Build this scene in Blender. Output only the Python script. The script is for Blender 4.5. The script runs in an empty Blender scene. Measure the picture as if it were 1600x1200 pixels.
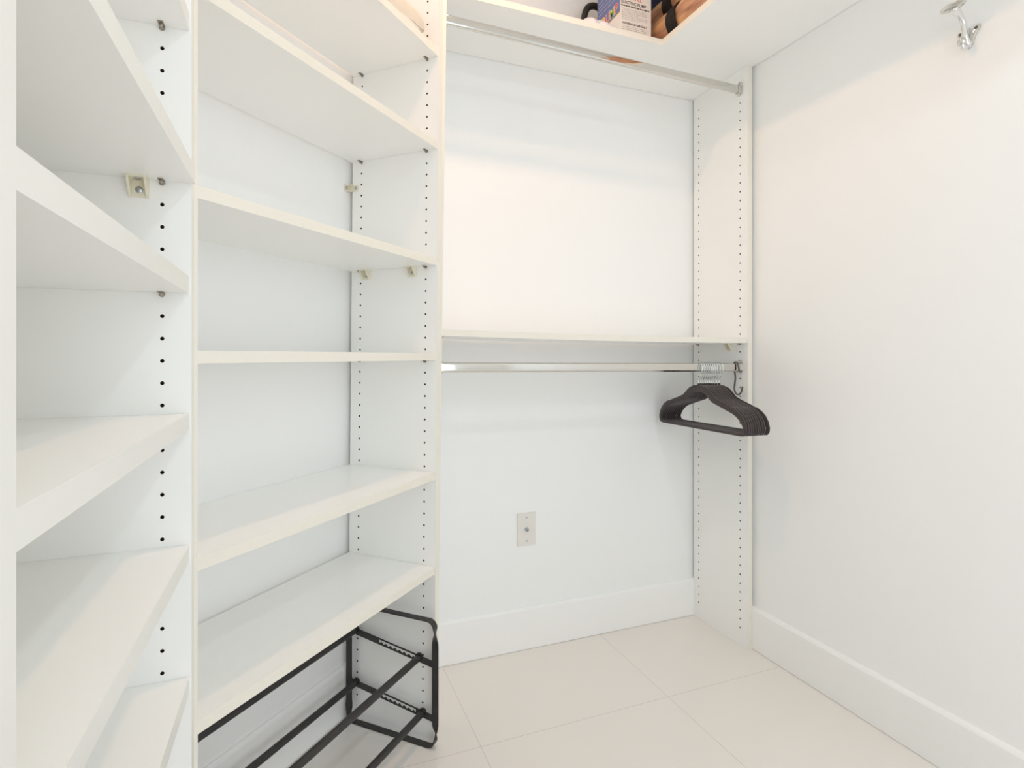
import bpy, bmesh, math, random
from mathutils import Vector, Matrix
random.seed(7)
S = bpy.context.scene
C = S.collection
PI = math.pi
V = Vector

# ------------------------------------------------------------------ camera, light, exposure
cam_d = bpy.data.cameras.new('camera'); cam = bpy.data.objects.new('camera', cam_d); C.objects.link(cam)
cam_d.sensor_fit = 'HORIZONTAL'; cam_d.sensor_width = 36.0
cam_d.lens = 872.0 / 1600.0 * 36.0
cam_d.shift_y = -44.0 / 1600.0
cam_d.clip_start = 0.02
cam.location = (0, 0, 1.04)
cam.rotation_euler = (PI / 2, 0, -math.radians(21.3))
S.camera = cam

w = bpy.data.worlds.new('world'); S.world = w; w.use_nodes = True
w.node_tree.nodes['Background'].inputs[0].default_value = (0.93, 0.97, 1.0, 1)
w.node_tree.nodes['Background'].inputs[1].default_value = 0.3

def area(name, loc, rot, shape, sx, sy, power, col):
    d = bpy.data.lights.new(name, 'AREA'); d.shape = shape; d.size = sx
    if shape in ('RECTANGLE', 'ELLIPSE'): d.size_y = sy
    d.energy = power; d.color = col
    o = bpy.data.objects.new(name, d); C.objects.link(o); o.location = loc; o.rotation_euler = rot
    return o
# two recessed ceiling lamps (a warm one over the closet, a whiter one by the door) and the daylight
# that comes in through the doorway behind the camera
area('downlight_glow', (0.49, 1.15, 2.445), (0, 0, 0), 'DISK', 0.10, 0, 4.7, (1.0, 0.60, 0.375))
area('entry_downlight_glow', (0.75, -0.20, 2.445), (0, 0, 0), 'DISK', 0.10, 0, 5.6, (0.80, 0.965, 1.02))
area('doorway_daylight', (0.62, -0.93, 1.06), (PI / 2, 0, 0), 'RECTANGLE', 1.0, 2.0, 13.6, (0.86, 0.925, 1.0))

S.view_settings.view_transform = 'Standard'
S.view_settings.look = 'None'
S.view_settings.gamma = 1.0
S.view_settings.use_curve_mapping = False
S.view_settings.exposure = -0.05
S.cycles.max_bounces = 24; S.cycles.diffuse_bounces = 20; S.cycles.glossy_bounces = 8

# ------------------------------------------------------------------ materials
def mat(name, col, rough=0.5, metal=0.0, bump=0.0, bscale=60.0, var=0.0, vscale=4.0, spec=0.5, coat=0.0):
    m = bpy.data.materials.new(name); m.use_nodes = True
    nt = m.node_tree; b = nt.nodes['Principled BSDF']
    b.inputs['Base Color'].default_value = (*col, 1); b.inputs['Roughness'].default_value = rough
    b.inputs['Metallic'].default_value = metal; b.inputs['Specular IOR Level'].default_value = spec
    b.inputs['Coat Weight'].default_value = coat
    tc = nt.nodes.new('ShaderNodeTexCoord')
    if var > 0:
        n = nt.nodes.new('ShaderNodeTexNoise'); n.inputs['Scale'].default_value = vscale; n.inputs['Detail'].default_value = 5
        nt.links.new(tc.outputs['Object'], n.inputs['Vector'])
        r = nt.nodes.new('ShaderNodeValToRGB')
        r.color_ramp.elements[0].position = 0.3; r.color_ramp.elements[1].position = 0.7
        r.color_ramp.elements[0].color = (*[max(0, c * (1 - var)) for c in col], 1)
        r.color_ramp.elements[1].color = (*[min(1, c * (1 + var * 0.4)) for c in col], 1)
        nt.links.new(n.outputs['Fac'], r.inputs['Fac']); nt.links.new(r.outputs['Color'], b.inputs['Base Color'])
    if bump > 0:
        n2 = nt.nodes.new('ShaderNodeTexNoise'); n2.inputs['Scale'].default_value = bscale; n2.inputs['Detail'].default_value = 3
        nt.links.new(tc.outputs['Object'], n2.inputs['Vector'])
        bp = nt.nodes.new('ShaderNodeBump'); bp.inputs['Strength'].default_value = bump; bp.inputs['Distance'].default_value = 0.002
        nt.links.new(n2.outputs['Fac'], bp.inputs['Height']); nt.links.new(bp.outputs['Normal'], b.inputs['Normal'])
    return m

WALL = mat('wall_paint', (0.908, 0.912, 0.906), 0.6, bump=0.08, bscale=90, var=0.012, vscale=2, spec=0.3)
CEIL = mat('ceiling_paint', (0.91, 0.91, 0.90), 0.8, bump=0.05, spec=0.2)
BASE = mat('baseboard_paint', (0.915, 0.915, 0.90), 0.4, var=0.01, spec=0.4)
LAM = mat('white_laminate', (0.910, 0.909, 0.890), 0.32, var=0.012, vscale=3, bump=0.02, bscale=140)
EDGEW = mat('pale_edge_band', (0.80, 0.795, 0.755), 0.35, var=0.012, vscale=10)
EDGE = mat('cream_edge_band', (0.82, 0.79, 0.705), 0.35, var=0.015, vscale=10)
HOLE = mat('raw_chipboard', (0.10, 0.065, 0.035), 0.95, var=0.2, vscale=300, spec=0.1)
CHROME = mat('polished_chrome', (0.71, 0.695, 0.66), 0.07, metal=1.0, var=0.02, vscale=30)
BRIGHT = mat('bright_chrome', (0.82, 0.82, 0.82), 0.09, metal=1.0, var=0.02, vscale=30)
NICKEL = mat('satin_nickel', (0.42, 0.38, 0.33), 0.35, metal=1.0, var=0.05, vscale=80)
STEEL = mat('zinc_wire', (0.78, 0.82, 0.84), 0.22, metal=1.0, var=0.05, vscale=80)
SCREW = mat('zinc_screw', (0.50, 0.52, 0.53), 0.3, metal=1.0, var=0.05, vscale=100)
DARKMET = mat('dark_hook_metal', (0.16, 0.15, 0.13), 0.4, metal=0.7, var=0.1, vscale=60)
BLACKMET = mat('black_powder_coat', (0.028, 0.027, 0.026), 0.45, bump=0.05, bscale=400, var=0.1, vscale=40)
CAP = mat('black_plastic', (0.008, 0.008, 0.008), 0.35, var=0.1, vscale=60)
VELVET = mat('brown_black_velvet', (0.070, 0.056, 0.056), 0.9, bump=0.25, bscale=900, var=0.15, vscale=60, spec=0.2)
VELVET.node_tree.nodes['Principled BSDF'].inputs['Sheen Weight'].default_value = 0.5
VELVET.node_tree.nodes['Principled BSDF'].inputs['Sheen Roughness'].default_value = 0.4
PLAST = mat('ivory_plastic', (0.80, 0.76, 0.62), 0.4, var=0.02, vscale=60)
PLATE = mat('almond_plate', (0.80, 0.77, 0.73), 0.35, var=0.01, vscale=40)
CARD = mat('printed_card', (0.80, 0.74, 0.68), 0.5, var=0.02, vscale=20)
CARDBLUE = mat('blue_print', (0.15, 0.19, 0.42), 0.45, var=0.12, vscale=30)
INK = mat('ink', (0.13, 0.10, 0.09), 0.6, var=0.05, vscale=50)
INKSOFT = mat('fine_print', (0.50, 0.44, 0.42), 0.6, var=0.05, vscale=50)
RED = mat('red_print', (0.75, 0.06, 0.06), 0.5, var=0.05, vscale=50)
GREEN = mat('green_print', (0.48, 0.62, 0.10), 0.5, var=0.05, vscale=50)
YELLOW = mat('yellow_print', (0.85, 0.62, 0.08), 0.5, var=0.05, vscale=50)
ORANGE = mat('orange_print', (0.65, 0.30, 0.10), 0.5, var=0.2, vscale=60)
WHITEINK = mat('white_print', (0.85, 0.82, 0.82), 0.5, var=0.02, vscale=50)
HOSE = mat('black_rubber', (0.020, 0.018, 0.016), 0.5, var=0.1, vscale=60)
BAG = mat('white_poly', (0.84, 0.82, 0.86), 0.3, bump=0.3, bscale=60, var=0.04, vscale=25)
NAVY = mat('navy_cloth', (0.010, 0.020, 0.055), 0.8, bump=0.3, bscale=300, var=0.2, vscale=20)
STRAP = mat('black_webbing', (0.012, 0.010, 0.009), 0.75, bump=0.3, bscale=500, var=0.2, vscale=60)
SOLE = mat('pale_rubber', (0.70, 0.68, 0.62), 0.55, var=0.03, vscale=40)
SHADED_UPPER = mat('shaded_white_canvas', (0.60, 0.57, 0.50), 0.8, bump=0.2, bscale=500, var=0.03, vscale=40, spec=0.2)  # white shoe upper toned down to beige, its shade is put into the colour
LAMPTRIM = mat('white_lamp_trim', (0.85, 0.85, 0.85), 0.4, var=0.01)

def tan_mat():
    m = mat('tan_hide', (0.55, 0.27, 0.12), 0.42)
    nt = m.node_tree; b = nt.nodes['Principled BSDF']
    tc = nt.nodes.new('ShaderNodeTexCoord'); mp = nt.nodes.new('ShaderNodeMapping')
    mp.inputs['Scale'].default_value = (30, 5, 30)
    n = nt.nodes.new('ShaderNodeTexNoise'); n.inputs['Scale'].default_value = 1.6; n.inputs['Detail'].default_value = 6
    r = nt.nodes.new('ShaderNodeValToRGB')
    r.color_ramp.elements[0].position = 0.30; r.color_ramp.elements[0].color = (0.30, 0.13, 0.075, 1)
    r.color_ramp.elements[1].position = 0.66; r.color_ramp.elements[1].color = (0.78, 0.46, 0.22, 1)
    e = r.color_ramp.elements.new(0.48); e.color = (0.58, 0.31, 0.18, 1)
    nt.links.new(tc.outputs['Object'], mp.inputs['Vector']); nt.links.new(mp.outputs['Vector'], n.inputs['Vector'])
    nt.links.new(n.outputs['Fac'], r.inputs['Fac']); nt.links.new(r.outputs['Color'], b.inputs['Base Color'])
    return m
TAN = tan_mat()

def tile_mat():
    m = bpy.data.materials.new('porcelain_tile'); m.use_nodes = True
    nt = m.node_tree; L = nt.links; b = nt.nodes['Principled BSDF']
    tc = nt.nodes.new('ShaderNodeTexCoord'); sx = nt.nodes.new('ShaderNodeSeparateXYZ'); L.new(tc.outputs['Object'], sx.inputs[0])
    def line(out, off, hw):
        a = nt.nodes.new('ShaderNodeMath'); a.operation = 'SUBTRACT'; a.inputs[1].default_value = off - 0.3 - 12; L.new(out, a.inputs[0])
        p = nt.nodes.new('ShaderNodeMath'); p.operation = 'MODULO'; p.inputs[1].default_value = 0.6; L.new(a.outputs[0], p.inputs[0])
        q = nt.nodes.new('ShaderNodeMath'); q.operation = 'SUBTRACT'; q.inputs[1].default_value = 0.3; L.new(p.outputs[0], q.inputs[0])
        r = nt.nodes.new('ShaderNodeMath'); r.operation = 'ABSOLUTE'; L.new(q.outputs[0], r.inputs[0])
        t = nt.nodes.new('ShaderNodeMath'); t.operation = 'LESS_THAN'; t.inputs[1].default_value = hw; L.new(r.outputs[0], t.inputs[0])
        return t.outputs[0]
    gx = line(sx.outputs['X'], 0.4623, 0.0010); gy = line(sx.outputs['Y'], 1.413, 0.0010)
    mx = nt.nodes.new('ShaderNodeMath'); mx.operation = 'MAXIMUM'; L.new(gx, mx.inputs[0]); L.new(gy, mx.inputs[1])
    n = nt.nodes.new('ShaderNodeTexNoise'); n.inputs['Scale'].default_value = 3; L.new(tc.outputs['Object'], n.inputs['Vector'])
    r = nt.nodes.new('ShaderNodeValToRGB')
    r.color_ramp.elements[0].color = (0.79, 0.755, 0.715, 1); r.color_ramp.elements[1].color = (0.82, 0.785, 0.745, 1)
    L.new(n.outputs['Fac'], r.inputs['Fac'])
    mix = nt.nodes.new('ShaderNodeMix'); mix.data_type = 'RGBA'
    L.new(mx.outputs[0], mix.inputs['Factor']); L.new(r.outputs['Color'], mix.inputs['A']); mix.inputs['B'].default_value = (0.64, 0.60, 0.56, 1)
    L.new(mix.outputs['Result'], b.inputs['Base Color'])
    b.inputs['Roughness'].default_value = 0.12; b.inputs['Specular IOR Level'].default_value = 0.5
    return m
TILE = tile_mat()

# ------------------------------------------------------------------ helpers
def wloc(p):
    v = V((0, 0, 0))
    while p is not None:
        v = v + p.location; p = p.parent
    return v

def obj(name, bm, mats, parent=None, smooth=False, recalc=True, origin=None):
    """links a bmesh drawn in world coordinates as ONE mesh object"""
    if recalc: bmesh.ops.recalc_face_normals(bm, faces=bm.faces)
    me = bpy.data.meshes.new(name)
    o = bpy.data.objects.new(name, me); C.objects.link(o)
    if parent is not None:
        off = wloc(parent); o.parent = parent
    else:
        off = V(origin) if origin is not None else V((0, 0, 0)); o.location = off
    bmesh.ops.translate(bm, verts=bm.verts, vec=-off)
    bm.to_mesh(me); bm.free()
    for m in (mats if isinstance(mats, (list, tuple)) else [mats]): me.materials.append(m)
    if smooth:
        me.polygons.foreach_set('use_smooth', [True] * len(me.polygons))
    return o

def smooth_by_angle(o, ang=40):
    me = o.data
    bm = bmesh.new(); bm.from_mesh(me)
    for f in bm.faces: f.smooth = True
    for e in bm.edges:
        if len(e.link_faces) == 2 and e.calc_face_angle(0) > math.radians(ang): e.smooth = False
    bm.to_mesh(me); bm.free()
    return o

def tag(o, label=None, cat=None, group=None, kind=None):
    if label: o['label'] = label
    if cat: o['category'] = cat
    if group: o['group'] = group
    if kind: o['kind'] = kind
    return o

def thing(name, loc, label, cat, group=None):
    o = bpy.data.objects.new(name, None); C.objects.link(o); o.location = loc; o.empty_display_size = 0.05
    return tag(o, label, cat, group)

def bx(bm, lo, hi, M=None, mi=0, edge=None, edge_mi=1):
    """box from lo to hi through the mapping M; edge = index of the face that takes material edge_mi"""
    x0, y0, z0 = lo; x1, y1, z1 = hi
    P = [(x0, y0, z0), (x1, y0, z0), (x1, y1, z0), (x0, y1, z0), (x0, y0, z1), (x1, y0, z1), (x1, y1, z1), (x0, y1, z1)]
    vs = [bm.verts.new(M(*p) if M else p) for p in P]
    F = [(0, 3, 2, 1), (4, 5, 6, 7), (0, 1, 5, 4), (1, 2, 6, 5), (2, 3, 7, 6), (3, 0, 4, 7)]   # bottom top y0 x1 y1 x0
    for i, f in enumerate(F):
        fc = bm.faces.new([vs[j] for j in f]); fc.material_index = edge_mi if (edge is not None and i in edge) else mi
    return vs

def bevel(bm, w=0.0008, seg=1, ang=30):
    es = [e for e in bm.edges if len(e.link_faces) == 2 and e.calc_face_angle(0) > math.radians(ang)]
    bmesh.ops.bevel(bm, geom=es, offset=w, segments=seg, affect='EDGES', profile=0.5, clamp_overlap=True)

def ring_sweep(bm, pts, frames, prof, closed=False, caps=True, mi=0):
    """sweeps the profile (list of 2D points) along pts with a (n, b) frame at each point"""
    rings = []
    for p, (n, b) in zip(pts, frames):
        rings.append([bm.verts.new(V(p) + n * a + b * c) for a, c in (prof(len(rings)) if callable(prof) else prof)])
    k = len(rings[0]); N = len(rings)
    for i in range(N if closed else N - 1):
        A = rings[i]; B = rings[(i + 1) % N]
        for j in range(k):
            f = bm.faces.new((A[j], A[(j + 1) % k], B[(j + 1) % k], B[j])); f.material_index = mi
    if caps and not closed:
        bm.faces.new(rings[0][::-1]).material_index = mi; bm.faces.new(rings[-1]).material_index = mi

def circ(r, k=12, rx=None):
    return [((rx or r) * math.cos(2 * PI * i / k), r * math.sin(2 * PI * i / k)) for i in range(k)]

def frames_of(pts, closed=False):
    fr = []; n = None; N = len(pts)
    for i in range(N):
        a = pts[(i - 1) % N] if (closed or i > 0) else pts[0]
        c = pts[(i + 1) % N] if (closed or i < N - 1) else pts[-1]
        t = (V(c) - V(a)).normalized()
        if n is None:
            n = t.cross(V((0, 0, 1)))
            if n.length < 1e-4: n = t.cross(V((0, 1, 0)))
        n = (n - t * n.dot(t)).normalized(); fr.append((n, t.cross(n)))
    return fr

def tube(bm, pts, r, k=12, closed=False, caps=True, mi=0):
    pts = [V(p) for p in pts]
    prof = (lambda i: circ(r[i], k)) if isinstance(r, (list, tuple)) else circ(r, k)
    ring_sweep(bm, pts, frames_of(pts, closed), prof, closed, caps, mi)

def catmull(P, n=8, closed=False):
    P = [V(p) for p in P]; out = []; N = len(P)
    for i in range(N if closed else N - 1):
        g = lambda j: P[j % N] if closed else P[max(0, min(N - 1, j))]
        p0, p1, p2, p3 = g(i - 1), g(i), g(i + 1), g(i + 2)
        for s in range(n):
            t = s / n
            out.append(0.5 * ((2 * p1) + (p2 - p0) * t + (2 * p0 - 5 * p1 + 4 * p2 - p3) * t * t + (3 * p1 - p0 - 3 * p2 + p3) * t ** 3))
    if not closed: out.append(P[-1])
    return out

def lathe(bm, c, ax, prof, k=20, mi=0):
    """prof: list of (along, radius) about the axis ax through c"""
    ax = V(ax).normalized(); n = ax.cross(V((0, 0, 1)))
    if n.length < 1e-3: n = V((1, 0, 0))
    n.normalize(); b = ax.cross(n)
    ring_sweep(bm, [V(c) + ax * a for a, _ in prof], [(n, b)] * len(prof), lambda i: circ(max(prof[i][1], 1e-5), k), mi=mi)

def text_bm(bm, s, size, M, mi, ext=0.0003, bold=0.0):
    """lettering of the built-in font turned into mesh; M maps (x along, y up, d outward)"""
    cu = bpy.data.curves.new('lettering', 'FONT'); cu.body = s; cu.size = size; cu.extrude = ext; cu.offset = bold
    o = bpy.data.objects.new('lettering', cu); C.objects.link(o)
    bpy.context.view_layer.update()
    dg = bpy.context.evaluated_depsgraph_get()
    me = bpy.data.meshes.new_from_object(o.evaluated_get(dg))
    vs = [bm.verts.new(M(v.co.x, v.co.y, v.co.z)) for v in me.vertices]
    for p in me.polygons:
        try: bm.faces.new([vs[i] for i in p.vertices]).material_index = mi
        except ValueError: pass
    wd = max((v.co.x for v in me.vertices), default=0)
    C.objects.unlink(o); bpy.data.objects.remove(o); bpy.data.curves.remove(cu); bpy.data.meshes.remove(me)
    return wd

def drilled_panel(name, parent, M, D, T, z0, H, cols, hz, skip=(), mats=None):
    """upright panel: a = depth from its front edge, b = thickness, z; the b=0 face carries columns of drilled holes"""
    bm = bmesh.new(); q = lambda *P: bm.faces.new([bm.verts.new(M(*p)) for p in P])
    def face(a0, a1, za, zb):
        if a1 - a0 > 1e-6 and zb - za > 1e-6: q((a0, 0, za), (a1, 0, za), (a1, 0, zb), (a0, 0, zb))
    brk = 0.0; pitch = 0.032; K = 10; R = 0.0028
    for ci, c in enumerate(cols):
        face(brk, c - 0.016, z0, H); brk = c + 0.016
        za = hz[0] - 0.016; zb = hz[-1] + 0.016
        face(c - 0.016, c + 0.016, z0, za); face(c - 0.016, c + 0.016, zb, H)
        for h in hz:
            if any(abs(h - s) < 0.017 and ci == sc for sc, s in skip):
                face(c - 0.016, c + 0.016, h - 0.016, h + 0.016); continue
            sq = []
            for i in range(K):
                t = 2 * PI * i / K + PI / K; dx, dz = math.cos(t), math.sin(t); m = max(abs(dx), abs(dz)); sq.append((dx / m * 0.016, dz / m * 0.016, dx * R, dz * R))
            # square corners
            A = [bm.verts.new(M(c + s[0], 0, h + s[1])) for s in sq]
            B = [bm.verts.new(M(c + s[2], 0, h + s[3])) for s in sq]
            Dp = [bm.verts.new(M(c + s[2], 0.010, h + s[3])) for s in sq]
            for i in range(K):
                j = (i + 1) % K
                s0, s1 = sq[i], sq[j]
                loop = [A[i], A[j], B[j], B[i]]
                if abs(abs(s0[0]) - 0.016) < 1e-6 and abs(abs(s1[1]) - 0.016) < 1e-6 and abs(abs(s0[1]) - 0.016) > 1e-6:
                    loop.insert(1, bm.verts.new(M(c + math.copysign(0.016, s0[0]), 0, h + math.copysign(0.016, s1[1]))))
                elif abs(abs(s0[1]) - 0.016) < 1e-6 and abs(abs(s1[0]) - 0.016) < 1e-6 and abs(abs(s0[0]) - 0.016) > 1e-6:
                    loop.insert(1, bm.verts.new(M(c + math.copysign(0.016, s1[0]), 0, h + math.copysign(0.016, s0[1]))))
                bm.faces.new(loop)
                f = bm.faces.new((B[i], B[j], Dp[j], Dp[i])); f.material_index = 2
            bm.faces.new(Dp).material_index = 2
    face(brk, D, z0, H)
    q((0, T, z0), (D, T, z0), (D, T, H), (0, T, H))
    q((0, 0, z0), (0, T, z0), (0, T, H), (0, 0, H)).material_index = 1
    q((D, 0, z0), (D, T, z0), (D, T, H), (D, 0, H))
    q((0, 0, H), (D, 0, H), (D, T, H), (0, T, H)); q((0, 0, z0), (D, 0, z0), (D, T, z0), (0, T, z0))
    bmesh.ops.remove_doubles(bm, verts=bm.verts, dist=1e-5)
    return obj(name, bm, mats or [LAM, EDGE, HOLE], parent, recalc=False)

def shelf_pin(parent, p, out):
    """small spoon-shaped metal shelf pin: p on the panel face, out = unit vector away from the panel"""
    p = V(p); out = V(out).normalized(); bm = bmesh.new()
    lathe(bm, p - out * 0.004, out, [(0, .0024), (.004, .0024), (.0042, .0042), (.0055, .0042), (.0057, .0024), (.014, .0024), (.0145, .0015)], 12)
    side = out.cross(V((0, 0, 1)))
    Mp = lambda a, b, c: p + out * a + side * b + V((0, 0, 1)) * c
    bx(bm, (0.002, -0.0036, 0.0018), (0.015, 0.0036, 0.0030), Mp)
    return obj('shelf_pin', bm, NICKEL, parent)

def corner_bracket(parent, p, out, along, w=0.024, arm=0.027):
    """moulded ivory L-bracket under a board: p = inner corner at the panel face, out = away from panel, along = horizontal on the panel"""
    p = V(p); out = V(out).normalized(); al = V(along).normalized(); up = V((0, 0, 1)); bm = bmesh.new()
    Mp = lambda a, b, c: p + out * a + al * b + up * c
    bx(bm, (0, -w / 2, -arm), (0.003, w / 2, 0), Mp); bx(bm, (0.003, -w / 2, -0.003), (arm * .8, w / 2, 0), Mp)
    for s in (-1, 1):
        b0, b1 = sorted((s * w / 2, s * (w / 2 - 0.003)))
        A = [(0.003, -0.003), (arm * .8, -0.003), (arm * .8, -0.006), (0.006, -arm), (0.003, -arm)]
        f0 = [bm.verts.new(Mp(a, b0, c)) for a, c in A]; f1 = [bm.verts.new(Mp(a, b1, c)) for a, c in A]
        bm.faces.new(f0); bm.faces.new(f1[::-1])
        for i in range(5): bm.faces.new((f0[i], f0[(i + 1) % 5], f1[(i + 1) % 5], f1[i]))
    br = obj('corner_bracket', bm, PLAST, parent); tag(br, 'ivory plastic corner bracket')
    for c, ax in ((Mp(0.003, 0, -arm * .62), out), (Mp(arm * .48, 0, -0.003), -up)):
        b2 = bmesh.new(); lathe(b2, c, ax, [(0, .0048), (.001, .0048), (.0022, .003), (.0023, .0012), (.0012, .0011)], 14)
        smooth_by_angle(obj('screw', b2, SCREW, br))
    return br

# ------------------------------------------------------------------ the room
CEIL_Z = 2.46; XL = -0.452; XR = 1.526; YB = 1.834; YF = -0.90
O2 = V((0.359, 1.483, 0)); r2 = math.sqrt(.5)
U2 = V((-r2, -r2, 0)); V2 = V((-r2, r2, 0))                  # corner unit: width direction (to the left) and depth direction
def W2(w_, v_, z): return O2 + U2 * w_ + V2 * v_ + V((0, 0, z))
VW = 0.304                                                     # the angled wall behind the corner unit
cl = W2(0.0, VW, 0); wl = (cl.x - XL) / r2; A_ = W2(wl, VW, 0); wb = (YB - cl.y) / r2; B_ = W2(-wb, VW, 0)
poly = [(XL, YF), (XR, YF), (XR, YB), (B_.x, YB), (XL, A_.y)]
def slab(name, z0, z1, m):
    bm = bmesh.new(); g = 0.1
    pp = [(XL - g, YF - g), (XR + g, YF - g), (XR + g, YB + g), (B_.x - g * .4, YB + g), (XL - g, A_.y + g * .4)]
    lo = [bm.verts.new((x, y, z0)) for x, y in pp]; hi = [bm.verts.new((x, y, z1)) for x, y in pp]
    bm.faces.new(lo[::-1]); bm.faces.new(hi)
    for i in range(5): bm.faces.new((lo[i], lo[(i + 1) % 5], hi[(i + 1) % 5], hi[i]))
    return tag(obj(name, bm, m), kind='structure')
slab('floor', -0.08, 0.0, TILE); slab('ceiling', CEIL_Z, CEIL_Z + 0.08, CEIL)
def wall(name, p, q, out, m=WALL, z0=0.0, z1=CEIL_Z, t=0.1):
    p = V((*p, 0)); q = V((*q, 0)); out = V((*out, 0)).normalized(); bm = bmesh.new()
    d = (q - p); L = d.length; d.normalize()
    bx(bm, (0, 0, z0), (L, t, z1), lambda a, b, z: p + d * a + out * b + V((0, 0, z)))
    return tag(obj(name, bm, m), kind='structure')
wall('wall_left', (XL, YF), (XL, A_.y), (-1, 0))
wall('wall_corner', (A_.x, A_.y), (B_.x, B_.y), (-1, 1))
wall('wall_back', (B_.x, YB), (XR, YB), (0, 1))
wall('wall_right', (XR, YF), (XR, YB), (1, 0))
bm = bmesh.new()                                               # the wall behind the camera, with the doorway in it
bx(bm, (XL, YF - .1, 0), (0.10, YF, CEIL_Z)); bx(bm, (1.14, YF - .1, 0), (XR, YF, CEIL_Z)); bx(bm, (0.10, YF - .1, 2.1), (1.14, YF, CEIL_Z))
tag(obj('wall_front', bm, WALL), kind='structure')
def baseboard(name, p, q, inn, h=0.148, t=0.012):
    p = V((*p, 0)); q = V((*q, 0)); inn = V((*inn, 0)).normalized(); d = q - p; L = d.length; d.normalize(); bm = bmesh.new()
    prof = [(0, .0014), (t, .0014), (t, h - .010), (t - .0015, h - .006), (t - .0035, h - .003), (t - .006, h), (0, h)]
    ends = [[bm.verts.new(p + d * a + inn * b + V((0, 0, z))) for b, z in prof] for a in (0, L)]
    n = len(prof)
    for i in range(n): bm.faces.new((ends[0][i], ends[0][(i + 1) % n], ends[1][(i + 1) % n], ends[1][i]))
    bm.faces.new(ends[0]); bm.faces.new(ends[1][::-1])
    return tag(obj(name, bm, BASE), kind='structure')
baseboard('baseboard_back', (B_.x, YB), (XR, YB), (0, -1))
baseboard('baseboard_right', (XR, YF), (XR, YB - .012), (-1, 0))
baseboard('baseboard_corner', (A_.x, A_.y), (B_.x, B_.y), (1, -1))

# ------------------------------------------------------------------ left shelving unit
def hole_heights(d, lo, hi): return [k * .032 + d for k in range(int(lo / .032), int(hi / .032))]
TX = -0.1396
t1 = thing('shelving_unit', (-0.29, 0.65, 0), 'tall white open shelving unit along the left wall, nearest the camera', 'shelves')
HT = 2.30
s1z = [(1.513, .024, -.1424), (1.291, .024, -.1350), (1.1312, .0243, -.1424), (.932, .024, -.1424), (.741, .024, -.1424), (.549, .024, -.1424)]
h1 = hole_heights(0.0088, 0.10, 2.2)
M1 = lambda a, b, z: V((TX - a, 0.9276 + b, z)); M1n = lambda a, b, z: V((TX - a, 0.377 - b, z))
near = lambda hs, z: min(hs, key=lambda h: abs(h - z))
sk = [(0, near(h1, s[0] - .003)) for s in s1z]
p_far = drilled_panel('side_panel', t1, M1, 0.30, 0.019, 0, HT, [.037, .263], h1, skip=sk, mats=[LAM, EDGEW, HOLE])
p_near = drilled_panel('side_panel', t1, M1n, 0.30, 0.019, 0, HT, [.037, .263], h1, skip=sk, mats=[LAM, EDGEW, HOLE])
for i, (z, th, xf) in enumerate(s1z):
    bm = bmesh.new(); bx(bm, (-.4390, .3775, z), (xf, .9271, z + th), edge=(3,)); bevel(bm, .0006)
    sh = obj('shelf', bm, [LAM, EDGEW], t1)
    for y, o in ((.9276, (0, -1, 0)), (.377, (0, 1, 0))):
        for x in (-.1766, -.4026): shelf_pin(t1, (x, y, z - .0031), o)
bm = bmesh.new(); bx(bm, (-.4390, .3775, HT - .019), (TX, .9271, HT), edge=(3,)); obj('top_panel', bm, [LAM, EDGEW], t1)
corner_bracket(t1, (-.204, .9276, 1.291), (0, -1, 0), (1, 0, 0))

# ------------------------------------------------------------------ corner shelving unit, set at 45 degrees
t2 = thing('shelving_unit', W2(.35, .15, 0), 'tall white open shelving unit set diagonally across the corner, black shoe rack under it', 'shelves')
lean = lambda z: (z - .95) * .0133
M2r = lambda a, b, z: W2(-b - lean(z), a, z)
M2l = lambda a, b, z: W2(.7054 + b, a, z)
D2 = .291
h2 = hole_heights(.002, .09, 2.25)
s2z = [1.859, 1.605, 1.286, 1.028, .7045, .450]
sk2 = [(c, near(h2, z - .003)) for z in s2z for c in (0, 1)]
drilled_panel('side_panel', t2, M2r, D2, .019, 0, HT, [.037, .2585], h2, skip=sk2)
drilled_panel('side_panel', t2, M2l, D2, .019, 0, HT, [.037, .2585], h2, skip=sk2)
for i, z in enumerate(s2z):
    w0 = -lean(z) + .0005; bm = bmesh.new()
    bx(bm, (w0, .003, z), (.7049, .290, z + .020), lambda a, b, c: W2(a, b, c), edge=(2,)); bevel(bm, .0006)
    sh = obj('shelf', bm, [LAM, EDGE], t2)
    for v in (.037, .2585):
        shelf_pin(t2, W2(-lean(z), v, z - .0031), U2); shelf_pin(t2, W2(.7054, v, z - .0031), -U2)
bm = bmesh.new(); bx(bm, (-lean(HT) + .0005, 0, HT - .019), (.7049, .290, HT), lambda a, b, c: W2(a, b, c), edge=(2,)); obj('top_panel', bm, [LAM, EDGE], t2)
zc = s2z[2]
corner_bracket(t2, W2(-lean(zc), .235, zc), U2, V2); corner_bracket(t2, W2(-lean(zc), .078, zc), U2, V2)
# clip that ties the side panel to the angled wall
pc = W2(-lean(1.53), .290, 1.529); bm = bmesh.new()
Mc = lambda a, b, c: pc + U2 * a + V2 * b + V((0, 0, c))
bx(bm, (0, -.022, -.009), (.003, .013, .009), Mc); bx(bm, (.003, .0105, -.009), (.022, .013, .009), Mc)
bx(bm, (.003, -.006, -.009), (.012, .0105, -.0065), Mc); bx(bm, (.003, -.006, .0065), (.012, .0105, .009), Mc)
clip = tag(obj('corner_bracket', bm, PLAST, t2), 'ivory plastic corner bracket')
for c, ax in ((Mc(.003, -.014, 0), U2), (Mc(.016, .0105, 0), -V2)):
    b2 = bmesh.new(); lathe(b2, c, ax, [(0, .0048), (.001, .0048), (.0022, .003), (.0023, .0012), (.0012, .0011)], 14)
    smooth_by_angle(obj('screw', b2, SCREW, clip))

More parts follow.
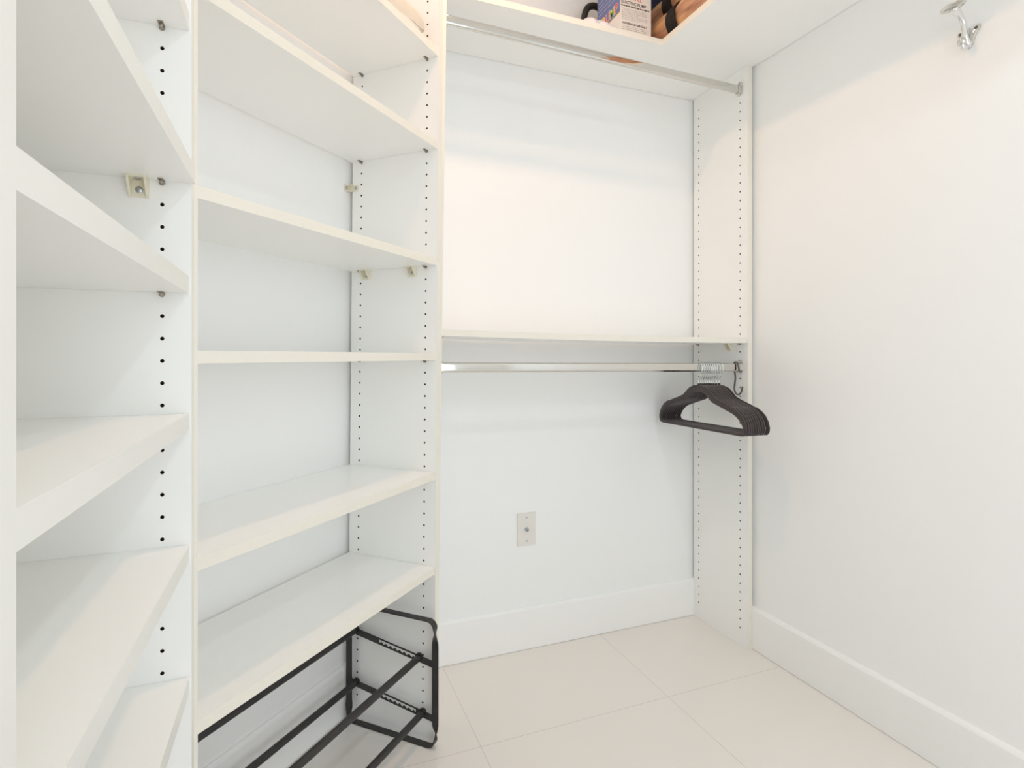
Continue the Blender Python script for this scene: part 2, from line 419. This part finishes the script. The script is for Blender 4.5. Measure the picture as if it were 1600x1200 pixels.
# ------------------------------------------------------------------ hanging section
XE = 1.494; YE = 1.536
t3 = thing('hanging_section', (.94, 1.68, 0), 'white hanging section against the back wall, drilled end panel and one bowed middle shelf', 'closet')
h3 = hole_heights(-.0016 + .032, .04, 2.02)
zs = lambda x: 1.0453 + .040 + (.0115 * (XE - x) / 1.104) - .0034 * (1 - ((x - .94) / .554) ** 2)
drilled_panel('side_panel', t3, lambda a, b, z: V((XE + b, YE + a, z)), .286, .019, 0, 2.068, [.037, .257], h3, skip=[(0, near(h3, 1.082)), (1, near(h3, 1.082)), (0, 1.0), (0, 1.9985)])
xr3 = lambda z: .374 + (z - .1) / 1.9 * .026
drilled_panel('side_panel', t3, lambda a, b, z: V((xr3(z) - b, YE + a, z)), .286, .0175, 0, 2.068, [.037, .257], h3, skip=[(0, near(h3, 1.094)), (1, near(h3, 1.094))])
bm = bmesh.new(); nx = 16; x0 = xr3(1.09) + .0005; x1 = XE - .0005; rings = []
for i in range(nx + 1):
    x = x0 + (x1 - x0) * i / nx; z = zs(x)
    rings.append([bm.verts.new((x, YE + .002, z)), bm.verts.new((x, YE + .286, z)), bm.verts.new((x, YE + .286, z + .0185)), bm.verts.new((x, YE + .002, z + .0185))])
for a, b in zip(rings, rings[1:]):
    for j in range(4):
        f = bm.faces.new((a[j], a[(j + 1) % 4], b[(j + 1) % 4], b[j])); f.material_index = 1 if j == 3 else 0
bm.faces.new(rings[0]); bm.faces.new(rings[-1][::-1])
obj('shelf', bm, [LAM, EDGE], t3)
for yy in (YE + .037, YE + .257):
    shelf_pin(t3, (XE, yy, zs(XE) - .0031), (-1, 0, 0)); shelf_pin(t3, (xr3(1.09), yy, zs(.387) - .0031), (1, 0, 0))
corner_bracket(t3, (XE, 1.621, zs(XE)), (-1, 0, 0), (0, 1, 0)); corner_bracket(t3, (xr3(1.09), 1.621, zs(.387)), (1, 0, 0), (0, 1, 0))

# ------------------------------------------------------------------ L-shaped top shelf
ZT = 2.0685; XI = 1.134; YI = 1.540; LT = .019
bm = bmesh.new(); g = .002
PL = [(.385, YI), (XI, YI), (XI, .30), (XR - g, .30), (XR - g, YB - g), (.385, YB - g)]
lo = [bm.verts.new((x, y, ZT)) for x, y in PL]; hi = [bm.verts.new((x, y, ZT + LT)) for x, y in PL]
bm.faces.new(lo[::-1]); bm.faces.new(hi)
for i in range(6):
    f = bm.faces.new((lo[i], lo[(i + 1) % 6], hi[(i + 1) % 6], hi[i])); f.material_index = 1 if i in (0, 1) else 0
tag(obj('top_shelf', bm, [LAM, EDGE], origin=(XI, YI, ZT)), 'white L-shaped top shelf running over the back and right walls', 'shelf')
ZS = ZT + LT

# ------------------------------------------------------------------ clothes rods
def clothes_rod(zl, zr, label):
    y = 1.573; xl = xr3((zl + zr) / 2) + .0005; xr = XE - .0005
    t = thing('clothes_rod', ((xl + xr) / 2, y, (zl + zr) / 2), label, 'closet rod', 'chrome clothes rods in the hanging section')
    k = 20; prof = [(.0075 * math.cos(a), .015 * math.sin(a)) for a in [2 * PI * i / k for i in range(k)]]
    # stadium section: flat sides, round top and bottom
    prof = []
    for i in range(11): a = PI * i / 10; prof.append((.0075 * math.cos(a), .0075 + .0075 * math.sin(a)))
    for i in range(11): a = PI + PI * i / 10; prof.append((.0075 * math.cos(a), -.0075 + .0075 * math.sin(a)))
    bm = bmesh.new(); p = [V((xl + .004, y, zl)), V((xr - .004, y, zr))]
    ring_sweep(bm, p, [(V((0, 1, 0)), V((0, 0, 1)))] * 2, prof); smooth_by_angle(obj('tube', bm, CHROME, t), 35)
    for x, z, s in ((xl, zl, 1), (xr, zr, -1)):
        bm = bmesh.new()
        st = lambda rr, hh, n=12: [(rr * math.cos(PI * i / n), hh + rr * math.sin(PI * i / n)) for i in range(n + 1)] + [(rr * math.cos(PI + PI * i / n), -hh + rr * math.sin(PI + PI * i / n)) for i in range(n + 1)]
        fr = (V((0, 1, 0)), V((0, 0, 1)))
        ring_sweep(bm, [V((x, y, z + .003)), V((x + s * .0025, y, z + .003))], [fr] * 2, st(.0125, .013))
        ring_sweep(bm, [V((x + s * .0025, y, z)), V((x + s * .013, y, z))], [fr] * 2, st(.0098, .0078), caps=False)
        ring_sweep(bm, [V((x + s * .013, y, z)), V((x + s * .0131, y, z)), V((x + s * .0131, y, z)), V((x + s * .004, y, z))], [fr] * 4,
                   lambda i: [st(.0098, .0078), st(.0098, .0078), st(.0079, .0077), st(.0079, .0077)][i], caps=False)
        so = smooth_by_angle(obj('socket', bm, CHROME, t), 35)
        b2 = bmesh.new(); lathe(b2, (x + s * .0025, y, z + .023), (s, 0, 0), [(0, .0035), (.0012, .0033), (.0018, .002), (.0012, .001)], 12)
        obj('screw', b2, SCREW, so)
    return t
clothes_rod(2.012, 1.996, 'empty chrome clothes rod right under the top shelf')
clothes_rod(1.0065, .9985, 'chrome clothes rod under the middle shelf, carrying the dark hangers')
rod_z = lambda x: 1.0065 + (.9985 - 1.0065) * (x - .386) / 1.108

# ------------------------------------------------------------------ velvet hangers
def make_hanger():
    t = thing('clothes_hanger', (0, 0, 0), 'x', 'hanger', 'velvet hangers bunched on the lower rod')
    zt = -.078                                                    # top of the hump, below the rod's top
    out = [(0, 0), (.022, -.001), (.045, -.008), (.064, -.022), (.080, -.036), (.105, -.046), (.150, -.060), (.160, -.0645), (.166, -.0645), (.172, -.066), (.190, -.076), (.206, -.090), (.217, -.108), (.222, -.126), (.220, -.141), (.212, -.150), (.198, -.152), (0, -.152)]
    inn = [(0, -.022), (.020, -.023), (.036, -.030), (.052, -.044), (.070, -.056), (.098, -.064), (.145, -.079), (.153, -.0815), (.158, -.083), (.164, -.085), (.178, -.092), (.192, -.103), (.203, -.116), (.209, -.128), (.207, -.136), (.203, -.140), (.194, -.1425), (0, -.1425)]
    o_loop = [(y, z) for y, z in out] + [(-y, z) for y, z in out[-2:0:-1]]
    i_loop = [(y, z) for y, z in inn] + [(-y, z) for y, z in inn[-2:0:-1]]
    bm = bmesh.new(); n = len(o_loop); hx = .0027
    R = [[bm.verts.new((x, y, z + zt)) for y, z in lp] for x in (-hx, hx) for lp in (o_loop, i_loop)]
    for i in range(n):
        j = (i + 1) % n
        bm.faces.new((R[0][i], R[0][j], R[1][j], R[1][i])); bm.faces.new((R[2][i], R[3][i], R[3][j], R[2][j]))
        bm.faces.new((R[0][i], R[2][i], R[2][j], R[0][j])); bm.faces.new((R[1][i], R[1][j], R[3][j], R[3][i]))
    bmesh.ops.recalc_face_normals(bm, faces=bm.faces)
    bevel(bm, .0012, 2, 50)
    smooth_by_angle(obj('body', bm, VELVET, t), 50)
    bm = bmesh.new(); lathe(bm, (0, 0, zt - .003), (0, 0, 1), [(0, .0042), (.006, .0042), (.009, .0032), (.010, .002)], 12)
    obj('collar', bm, VELVET, t)
    pts = [(0, 0, zt + .004), (0, 0, zt + .012), (0, -.002, zt + .022), (0, -.009, zt + .032)]
    rr = .0215; cz = -rr + .0019
    for i in range(13):
        a = math.radians(-55 + i * (232 / 12)); pts.append((0, -.001 - rr * math.cos(a) * .86, cz + rr * math.sin(a)))
    bm = bmesh.new(); tube(bm, catmull(pts, 3), .0018, 8); obj('hook', bm, STEEL, t, smooth=True)
    return t
hang0 = make_hanger()
xs = [1.310, 1.3195, 1.329, 1.338, 1.347, 1.356, 1.365, 1.3755, 1.387, 1.400]
ordn = ['leftmost', 'second', 'third', 'fourth', 'fifth', 'sixth', 'seventh', 'eighth', 'ninth', 'rightmost']
for i, x in enumerate(xs):
    if i == 0: h = hang0
    else:
        h = hang0.copy(); C.objects.link(h)
        for ch in hang0.children:
            c = ch.copy(); C.objects.link(c); c.parent = h
    rot = [0, .25, .1, -.15, .1, .25, 0, .3, -.4, .9][i]
    h.location = (x, 1.573, rod_z(x) + .0150 + .0012); h.rotation_euler = (0, 0, math.radians(rot))
    nm = ordn[i]
    h['label'] = (nm + ' dark velvet hanger of the bunch, ' + ('its whole face in view' if i == 0 else 'nearest the drilled end panel')) if i in (0, 9) else nm + ' dark velvet hanger from the left in the bunch on the lower rod'

# dark S-hook beside the rod socket
sx_, sy_ = 1.4725, 1.573; sz = rod_z(1.47)
P = [(-.012, -.018), (-.0122, .006), (-.009, .0148), (0, .0188), (.009, .0148), (.0122, .004), (.011, -.012), (.015, -.036), (.0215, -.062), (.0228, -.078), (.018, -.091), (.008, -.097), (-.004, -.094), (-.012, -.083), (-.016, -.068)]
bm = bmesh.new(); tube(bm, catmull([(sx_ + (.007 if z < 0 else 0) * min(1, -z / .04), sy_ + y - .002 - (.009 if z < 0 else 0) * min(1, -z / .05), sz + z) for y, z in P], 5), .0031, 10)
tag(obj('metal_hook', bm, DARKMET, smooth=True, origin=(sx_, sy_, sz)), 'dark metal S-shaped hook hung on the lower rod beside its end socket', 'hook')

# ------------------------------------------------------------------ black shoe rack
SW = .019
rk = thing('shoe_rack', W2(.345, .13, 0), 'black metal two-tier shoe rack with tubular rods on the floor under the corner shelves', 'shoe rack')
def side_frame(wc, sgn):
    v0, v1, z0, z1, rr = -.014, .272, .0016, .336, .021
    path = []
    def arc(cv, cz, a0, a1, n=8):
        for i in range(n + 1):
            a = math.radians(a0 + (a1 - a0) * i / n); path.append((cv + rr * math.cos(a), cz + rr * math.sin(a)))
    def ln(p, q, n):
        for i in range(1, n): path.append((p[0] + (q[0] - p[0]) * i / n, p[1] + (q[1] - p[1]) * i / n))
    arc(v0 + rr, z0 + rr, 270, 180); ln((v0, z0 + rr), (v0, z1 - rr), 24); arc(v0 + rr, z1 - rr, 180, 90); ln((v0 + rr, z1), (v1 - rr, z1), 4)
    arc(v1 - rr, z1 - rr, 90, 0); ln((v1, z1 - rr), (v1, z0 + rr), 24); arc(v1 - rr, z0 + rr, 0, -90); ln((v1 - rr, z0), (v0 + rr, z0), 4)
    N = len(path); pts = []; fr = []
    for i, (v, z) in enumerate(path):
        a = path[i - 1]; c = path[(i + 1) % N]
        t = (V2 * (c[0] - a[0]) + V((0, 0, 1)) * (c[1] - a[1])).normalized()
        nrm = t.cross(U2).normalized()
        on_post = v < v0 + .001 or v > v1 - .001
        f = 0.0
        if on_post:
            d = min(z - z0 - rr, z1 - rr - z); f = max(0, min(1, (d + .006) / .05)); f = f * f * (3 - 2 * f)
        ang = f * PI / 2
        wide = U2 * math.cos(ang) + nrm * math.sin(ang); thin = t.cross(wide)
        pts.append(W2(wc, v, z)); fr.append((wide, thin))
    bm = bmesh.new(); h = SW / 2; e = .0014
    ring_sweep(bm, pts, fr, [(-h, -e), (h, -e), (h, e), (-h, e)], closed=True)
    f = smooth_by_angle(obj('side_frame', bm, BLACKMET, rk), 60)
    for (za, sl) in ((.2216, .151), (.0775, .136)):
        # flat slanted bar with a toothed adjustment slot
        va, vb = -.009, .268; hh = .0088
        zc = lambda v: za + sl * v
        bm = bmesh.new(); y = .0012
        def plate(pl):
            A = [bm.verts.new(W2(wc - y, v, zc(v) + d)) for v, d in pl]; B = [bm.verts.new(W2(wc + y, v, zc(v) + d)) for v, d in pl]
            bm.faces.new(A); bm.faces.new(B[::-1])
            for i in range(len(pl)): bm.faces.new((A[i], A[(i + 1) % len(pl)], B[(i + 1) % len(pl)], B[i]))
        s0, s1 = .046, .168
        plate([(va, -hh), (s0, -hh), (s0, hh), (va, hh)]); plate([(s1, -hh), (vb, -hh), (vb, hh), (s1, hh)])
        plate([(s0, hh - .0036), (s1, hh - .0036), (s1, hh), (s0, hh)])
        plate([(s0, -hh), (s1, -hh), (s1, -hh + .003), (s0, -hh + .003)])
        nt_ = 8; st = (s1 - s0) / nt_
        for i in range(nt_): plate([(s0 + i * st, -hh + .003), (s0 + (i + 1) * st, -hh + .003), (s0 + (i + .5) * st, -hh + .0088)])
        obj('cross_bar', bm, BLACKMET, f)
    return f
WA, WB = .030, .676
side_frame(WA, 1); side_frame(WB, -1)
for v, z in ((.249, .2616), (.037, .2292), (.247, .1131), (.026, .0830)):
    bm = bmesh.new(); tube(bm, [W2(WA + .0015, v, z), W2(WB - .0015, v, z)], .0088, 18)
    rd = smooth_by_angle(obj('rod', bm, BLACKMET, rk), 40)
    for wc, s in ((WA, -1), (WB, 1)):
        bm = bmesh.new(); lathe(bm, W2(wc - s * .004, v, z + .002), U2 * s, [(0, .0098), (.004, .0108), (.0075, .0108), (.0105, .009), (.0122, .005), (.0126, .001)], 16)
        smooth_by_angle(obj('end_cap', bm, CAP, rd), 40)

# ------------------------------------------------------------------ cable wall plate
px_, pz_ = .7685, .424
t = thing('wall_plate', (px_, YB, pz_), 'almond cable outlet plate low on the back wall', 'outlet')
bm = bmesh.new(); bx(bm, (px_ - .0345, YB - .006, pz_ - .0575), (px_ + .0345, YB - .0001, pz_ + .0575)); bevel(bm, .004, 3); smooth_by_angle(obj('plate', bm, PLATE, t), 30)
bm = bmesh.new()
lathe(bm, (px_, YB - .006, pz_), (0, -1, 0), [(0, .0075), (.003, .0075), (.0031, .0048), (.010, .0048), (.0101, .0036), (.004, .0034), (.0039, .0008), (.009, .0007)], 6 * 3)
smooth_by_angle(obj('coax_connector', bm, SCREW, t)); t.children[-1]['label'] = 'round metal cable connector'
for dz in (.042, -.042):
    bm = bmesh.new(); lathe(bm, (px_, YB - .006, pz_ + dz), (0, -1, 0), [(0, .0032), (.0008, .003), (.0014, .0018), (.0005, .0010)], 12); obj('screw', bm, SCREW, t)

# ------------------------------------------------------------------ chrome coat hook on the right wall
hy, hz_ = .858, 1.812
t = thing('coat_hook', (XR, hy, hz_), 'chrome double coat hook with an oval tip, high on the right wall', 'hook')
Mh = lambda e, y, z: V((XR - e, hy + y, hz_ + z))
bm = bmesh.new()                                                 # three-lobed base plate
out = catmull([Mh(0, y, z) for y, z in ((-.021, .022), (-.010, .016), (0, .022), (.010, .016), (.021, .022), (.024, .013), (.014, -.002), (.009, -.020), (0, -.028), (-.009, -.020), (-.014, -.002), (-.024, .013))], 4, True)
A = [bm.verts.new(p - V((.0002, 0, 0))) for p in out]; B = [bm.verts.new(p - V((.004, 0, 0))) for p in out]; cc = Mh(.006, 0, 0)
Cc = [bm.verts.new(cc + (p - Mh(0, 0, 0)) * .75) for p in out]
n = len(out); bm.faces.new(A)
for i in range(n):
    j = (i + 1) % n; bm.faces.new((A[i], A[j], B[j], B[i])); bm.faces.new((B[i], B[j], Cc[j], Cc[i]))
bm.faces.new(Cc[::-1]); bp = smooth_by_angle(obj('base_plate', bm, CHROME, t), 50)
for y, z in ((-.017, .014), (.017, .014), (0, -.021)):
    bm = bmesh.new(); lathe(bm, Mh(.0055, y, z), (-1, 0, 0), [(0, .0038), (.0012, .0036), (.0018, .002), (.0009, .0012)], 12); obj('screw', bm, DARKMET, bp)
bm = bmesh.new()
pts = catmull([Mh(.006, 0, -.018), Mh(.016, 0, -.006), Mh(.021, 0, .018), Mh(.026, 0, .034), Mh(.042, 0, .048), Mh(.060, 0, .058)], 6)
tube(bm, pts, [.0078 - .0016 * min(1, i / 14) + .004 * max(0, (i - 20) / 10) for i in range(len(pts))], 14)
arm = obj('upper_arm', bm, BRIGHT, t, smooth=True)
bm = bmesh.new(); bmesh.ops.create_uvsphere(bm, u_segments=24, v_segments=14, radius=1)
Rr = Matrix.Rotation(math.radians(28), 4, 'Y')
for v in bm.verts:
    q = Rr @ V((v.co.x * .0115, v.co.y * .029, v.co.z * .0048)); v.co = Mh(.062, 0, .061) + q
obj('oval_tip', bm, CHROME, arm, smooth=True)
bm = bmesh.new(); pts = catmull([Mh(.006, 0, -.012), Mh(.010, 0, -.024), Mh(.018, 0, -.030), Mh(.026, 0, -.028), Mh(.030, 0, -.020)], 6)
tube(bm, pts, .0052, 12); lw = obj('lower_hook', bm, BRIGHT, t, smooth=True)
bm = bmesh.new(); bmesh.ops.create_uvsphere(bm, u_segments=18, v_segments=12, radius=.0094)
for v in bm.verts: v.co = V((v.co.x * .8, v.co.y, v.co.z * 1.1)) + Mh(.0305, 0, -.016)
obj('ball_tip', bm, CHROME, lw, smooth=True)

# ------------------------------------------------------------------ things on the top shelf
bx0, bx1, by0, by1, bh = .991, 1.111, 1.570, 1.715, .235
t = thing('cardboard_box', ((bx0 + bx1) / 2, (by0 + by1) / 2, ZS), 'blue and white printed cardboard pump box standing on the top shelf', 'box')
bm = bmesh.new(); bx(bm, (bx0, by0, ZS), (bx1, by1, ZS + bh), edge=(5,)); bevel(bm, .001)
obj('carton', bm, [CARD, CARDBLUE], t)
zt0 = ZS                                                          # lettering heights are measured from the shelf
Mf = lambda x, y, d: V((bx0 + x, by0 - .0002 - d, zt0 + y))
bm = bmesh.new()
text_bm(bm, 'QUICK-FILL', .0155, lambda x, y, d: Mf(x + .004, y + .125, d), 1)
text_bm(bm, 'ELECTRIC PUMP', .0135, lambda x, y, d: Mf(x + .004, y + .1085, d), 0, bold=.0002)
text_bm(bm, 'HOUSEHOLD USE ONLY', .0088, lambda x, y, d: Mf(x + .008, y + .0415, d), 0, bold=.0003)
rn = random.Random(3)
def fine(x0, x1, y, h, mi):                                       # unreadable small print: word-long dashes
    x = x0
    while x < x1 - .004:
        wd = min(rn.uniform(.004, .011), x1 - x); bx(bm, (x, y, 0), (x + wd, y + h, .0003), Mf, mi); x += wd + .0022
fine(.004, .112, .099, .0045, 0)
for k in range(7): fine(.006, .104 if k not in (3, 6) else .07, .090 - k * .0056, .0018, 2)
for k in range(5): fine(.008, .106 if k < 3 else .06, .034 - k * .0055, .0016, 2)
bx(bm, (.060, .152, 0), (.117, .222, .0003), Mf, 3)
obj('front_print', bm, [INK, RED, INKSOFT, ORANGE], t)
Ms = lambda x, y, d: V((bx0 - .0002 - d, by1 - x, zt0 + y))
bm = bmesh.new(); x = .028
for ch, mi in zip('PUMP', (3, 1, 2, 1)):
    wd = text_bm(bm, ch, .040, lambda a, b, d, x=x: Ms(a + x, b + .087, d), 0, bold=.0018)
    text_bm(bm, ch, .040, lambda a, b, d, x=x: Ms(a + x, b + .087, d + .0004), mi, bold=.0005)
    x += wd + .0015
bx(bm, (.0, 0, 0), (by1 - by0, .074, .0003), Ms, 0)
bx(bm, (.0, .074, 0), (by1 - by0, .078, .0003), Ms, 3)
for r in range(4):
    xx = .012
    while xx < .128:
        wd = rn.uniform(.002, .0045); bx(bm, (xx, .134 + r * .014, 0), (xx + wd, .1365 + r * .014, .0003), Ms, 0); xx += wd + .005
obj('side_print', bm, [WHITEINK, RED, GREEN, YELLOW], t)

# ribbed black hose arching up behind the white bag
hp = catmull([(.980, 1.800, ZS + .012), (.971, 1.785, ZS + .08), (.969, 1.775, ZS + .160), (.980, 1.770, ZS + .200), (1.005, 1.768, ZS + .214), (1.036, 1.768, ZS + .206), (1.064, 1.770, ZS + .175), (1.083, 1.775, ZS + .09), (1.088, 1.780, ZS + .012)], 14)
bm = bmesh.new(); tube(bm, hp, [.0105 + (.0012 if i % 2 else 0) for i in range(len(hp))], 14)
tag(obj('pump_hose', bm, HOSE, smooth=True, origin=(1.02, 1.77, ZS)), 'black ribbed hose arching up on the top shelf left of the box', 'hose')

# crumpled white bag lying at the shelf's front edge
bm = bmesh.new(); nu, nv = 22, 10; bxl, bxr, byl, byr = .850, .986, 1.556, 1.660
grid = [[None] * (nv + 1) for _ in range(nu + 1)]; rb = random.Random(5)
for i in range(nu + 1):
    for j in range(nv + 1):
        u, v = i / nu, j / nv; e = min(1, min(u, 1 - u) * 7) ** .5 * min(1, min(v, 1 - v) * 5) ** .5
        hgt = (.030 + .007 * math.sin(u * 3 + .3) + .003 * math.sin(u * 23 + v * 9) + rb.uniform(-.0015, .0015)) * e
        grid[i][j] = bm.verts.new((bxl + (bxr - bxl) * u + .004 * math.sin(v * 14), byl + (byr - byl) * v + .003 * math.sin(u * 17), ZS + .0006 + hgt))
lowg = [[bm.verts.new((grid[i][j].co.x, grid[i][j].co.y, ZS + .0004)) for j in range(nv + 1)] for i in range(nu + 1)]
for i in range(nu):
    for j in range(nv):
        bm.faces.new((grid[i][j], grid[i + 1][j], grid[i + 1][j + 1], grid[i][j + 1])); bm.faces.new((lowg[i][j], lowg[i][j + 1], lowg[i + 1][j + 1], lowg[i + 1][j]))
for i in range(nu):
    for j in (0, nv): bm.faces.new((grid[i][j], grid[i + 1][j], lowg[i + 1][j], lowg[i][j]))
for j in range(nv):
    for i in (0, nu): bm.faces.new((grid[i][j], grid[i][j + 1], lowg[i][j + 1], lowg[i][j]))
tag(obj('plastic_bag', bm, BAG, smooth=True, origin=(.89, 1.61, ZS)), 'crumpled white plastic bag on the front edge of the top shelf beside the box', 'bag')

# tan bundles bound with black straps
def bundle(cx, cz, r, y0, y1, ys, sw, label, seed):
    rnd = random.Random(seed); t = thing('rolled_bundle', (cx, (y0 + y1) / 2, cz - r), label, 'bundle', 'tan strapped bundles on the top shelf')
    n = 44; k = 28; pts = []; rad = []
    ph = [rnd.uniform(0, 6) for _ in range(6)]
    for i in range(n + 1):
        y = y1 + (y0 - y1) * i / n; e = min(i, n - i) / n
        rr = r * (1 - .55 * max(0, 1 - e / .07) ** 2); d = abs(y - ys)
        rr *= 1 - .13 * math.exp(-(d / .035) ** 2)
        pts.append(V((cx, y, cz))); rad.append(rr)
    bm = bmesh.new()
    def prof(i):
        o = []
        for j in range(k):
            a = 2 * PI * j / k; f = 1 + .045 * math.sin(3 * a + ph[0]) + .03 * math.sin(5 * a + ph[1] + i * .04)
            x, z = rad[i] * f * math.cos(a), rad[i] * f * math.sin(a)
            o.append((x, max(z, -r)))
        return o
    ring_sweep(bm, pts, [(V((1, 0, 0)), V((0, 0, 1)))] * (n + 1), prof); obj('roll', bm, TAN, t, smooth=True)
    bm = bmesh.new(); m = 32; R0 = r * .955
    for s in range(m):
        pass
    ring = []
    for yy, ro in ((ys - sw / 2, 0), (ys - sw / 2, .004), (ys + sw / 2, .004), (ys + sw / 2, 0)):
        ring.append([bm.verts.new((cx + (R0 + ro) * math.cos(2 * PI * j / m), yy, max(cz - r, cz + (R0 + ro) * math.sin(2 * PI * j / m)))) for j in range(m)])
    for a in range(4):
        A, B = ring[a], ring[(a + 1) % 4]
        for j in range(m): bm.faces.new((A[j], A[(j + 1) % m], B[(j + 1) % m], B[j]))
    obj('strap', bm, STRAP, t, smooth=False)
    t.children[-1]['label'] = 'black strap'
    return t
bundle(1.205, ZS + .0605, .060, 1.06, 1.712, 1.515, .046, 'lower tan roll with a black strap, lying on the top shelf right of the box', 1)
bundle(1.243, ZS + .0605 + .060 + .0505, .050, 1.10, 1.742, 1.600, .046, 'upper tan roll with a black strap, stacked on the other roll', 2)
bm = bmesh.new()
bx(bm, (1.135, 1.760, ZS + .0005), (1.40, 1.828, ZS + .40)); bmesh.ops.subdivide_edges(bm, edges=bm.edges, cuts=4, use_grid_fill=True)
for v in bm.verts:
    if v.co.z > ZS + .01: v.co.y -= .006 * math.sin((v.co.x - 1.135) / .265 * PI) * math.sin((v.co.z - ZS) * 7)
bevel(bm, .008, 2, 60)
tag(obj('fabric_bag', bm, NAVY, smooth=True, origin=(1.27, 1.79, ZS)), 'dark navy cloth bag at the back of the top shelf behind the tan rolls', 'bag')

# ------------------------------------------------------------------ white shoe on the corner unit's upper shelf
zA = s2z[0] + .020
t = thing('shoe', W2(.16, .065, zA), 'white shoe, shade painted into its upper, on the upper shelf of the corner unit, toe against the side panel', 'shoe')
def shoe_half(s):                                                  # half width of the outline at s = 0 (toe) .. 1 (heel)
    return .047 * (max(0.0, 1 - (1 - min(s, .13) / .13) ** 2.4)) ** .5 * (1 - .24 * math.sin(PI * min(1, max(0, (s - .25) / .6))) ** 2) * (max(0.0, 1 - (max(0, s - .86) / .14) ** 2.4)) ** .5
SL = .262; w_toe = .012; vc = .064
ns = 40
def ringed(bm, prof_at, mi=0):
    rows = []
    for i in range(ns + 1):
        s_ = .5 - .5 * math.cos(PI * i / ns); rows.append([bm.verts.new(p) for p in prof_at(s_)])
    k = len(rows[0])
    for a, b in zip(rows, rows[1:]):
        for j in range(k): bm.faces.new((a[j], a[(j + 1) % k], b[(j + 1) % k], b[j]))
    bm.faces.new(rows[0]); bm.faces.new(rows[-1][::-1])
def spring(s): return .014 * max(0, 1 - s / .22) ** 2
def sole_at(s):
    h = max(shoe_half(s), .0012); z = zA + .0006 + spring(s)
    return [W2(w_toe + .020 + (SL - .020) * s, vc + x, z + d) for x, d in ((-h * .93, 0), (h * .93, 0), (h, .006), (h, .022), (-h, .022), (-h, .006))]
def upper_at(s):
    h = max(shoe_half(s) * 1.04, .0012); z = zA + .0235 + spring(s)
    top = .064 + .012 * min(1, s / .45) - .010 * max(0, (s - .75) / .25)
    top *= (1 - max(0, 1 - s / .09) ** 2.2) ** .5 if s < .09 else 1
    o = []
    for j in range(15):
        a = PI * j / 14; o.append(W2(w_toe + SL * s, vc + h * math.cos(a) * (1.0 if math.sin(a) < .3 else 1 - .12 * math.sin(a)), z + max(top, .002) * math.sin(a) ** .8))
    return o
bm = bmesh.new(); ringed(bm, sole_at); smooth_by_angle(obj('sole', bm, SOLE, t), 45)
bm = bmesh.new(); ringed(bm, upper_at); smooth_by_angle(obj('upper', bm, SHADED_UPPER, t), 60)

# ------------------------------------------------------------------ recessed ceiling lamps (above the frame)
for lx, ly, lab in ((.49, 1.15, 'round white recessed ceiling lamp over the middle of the closet'), (.75, -.20, 'round white recessed ceiling lamp by the doorway')):
    t = thing('ceiling_light', (lx, ly, CEIL_Z), lab, 'lamp', 'recessed ceiling lamps')
    bm = bmesh.new(); lathe(bm, (lx, ly, CEIL_Z), (0, 0, -1), [(-.001, .085), (.006, .085), (.008, .080), (.006, .062), (-.0005, .060)], 32)
    smooth_by_angle(obj('trim_ring', bm, LAMPTRIM, t), 40)
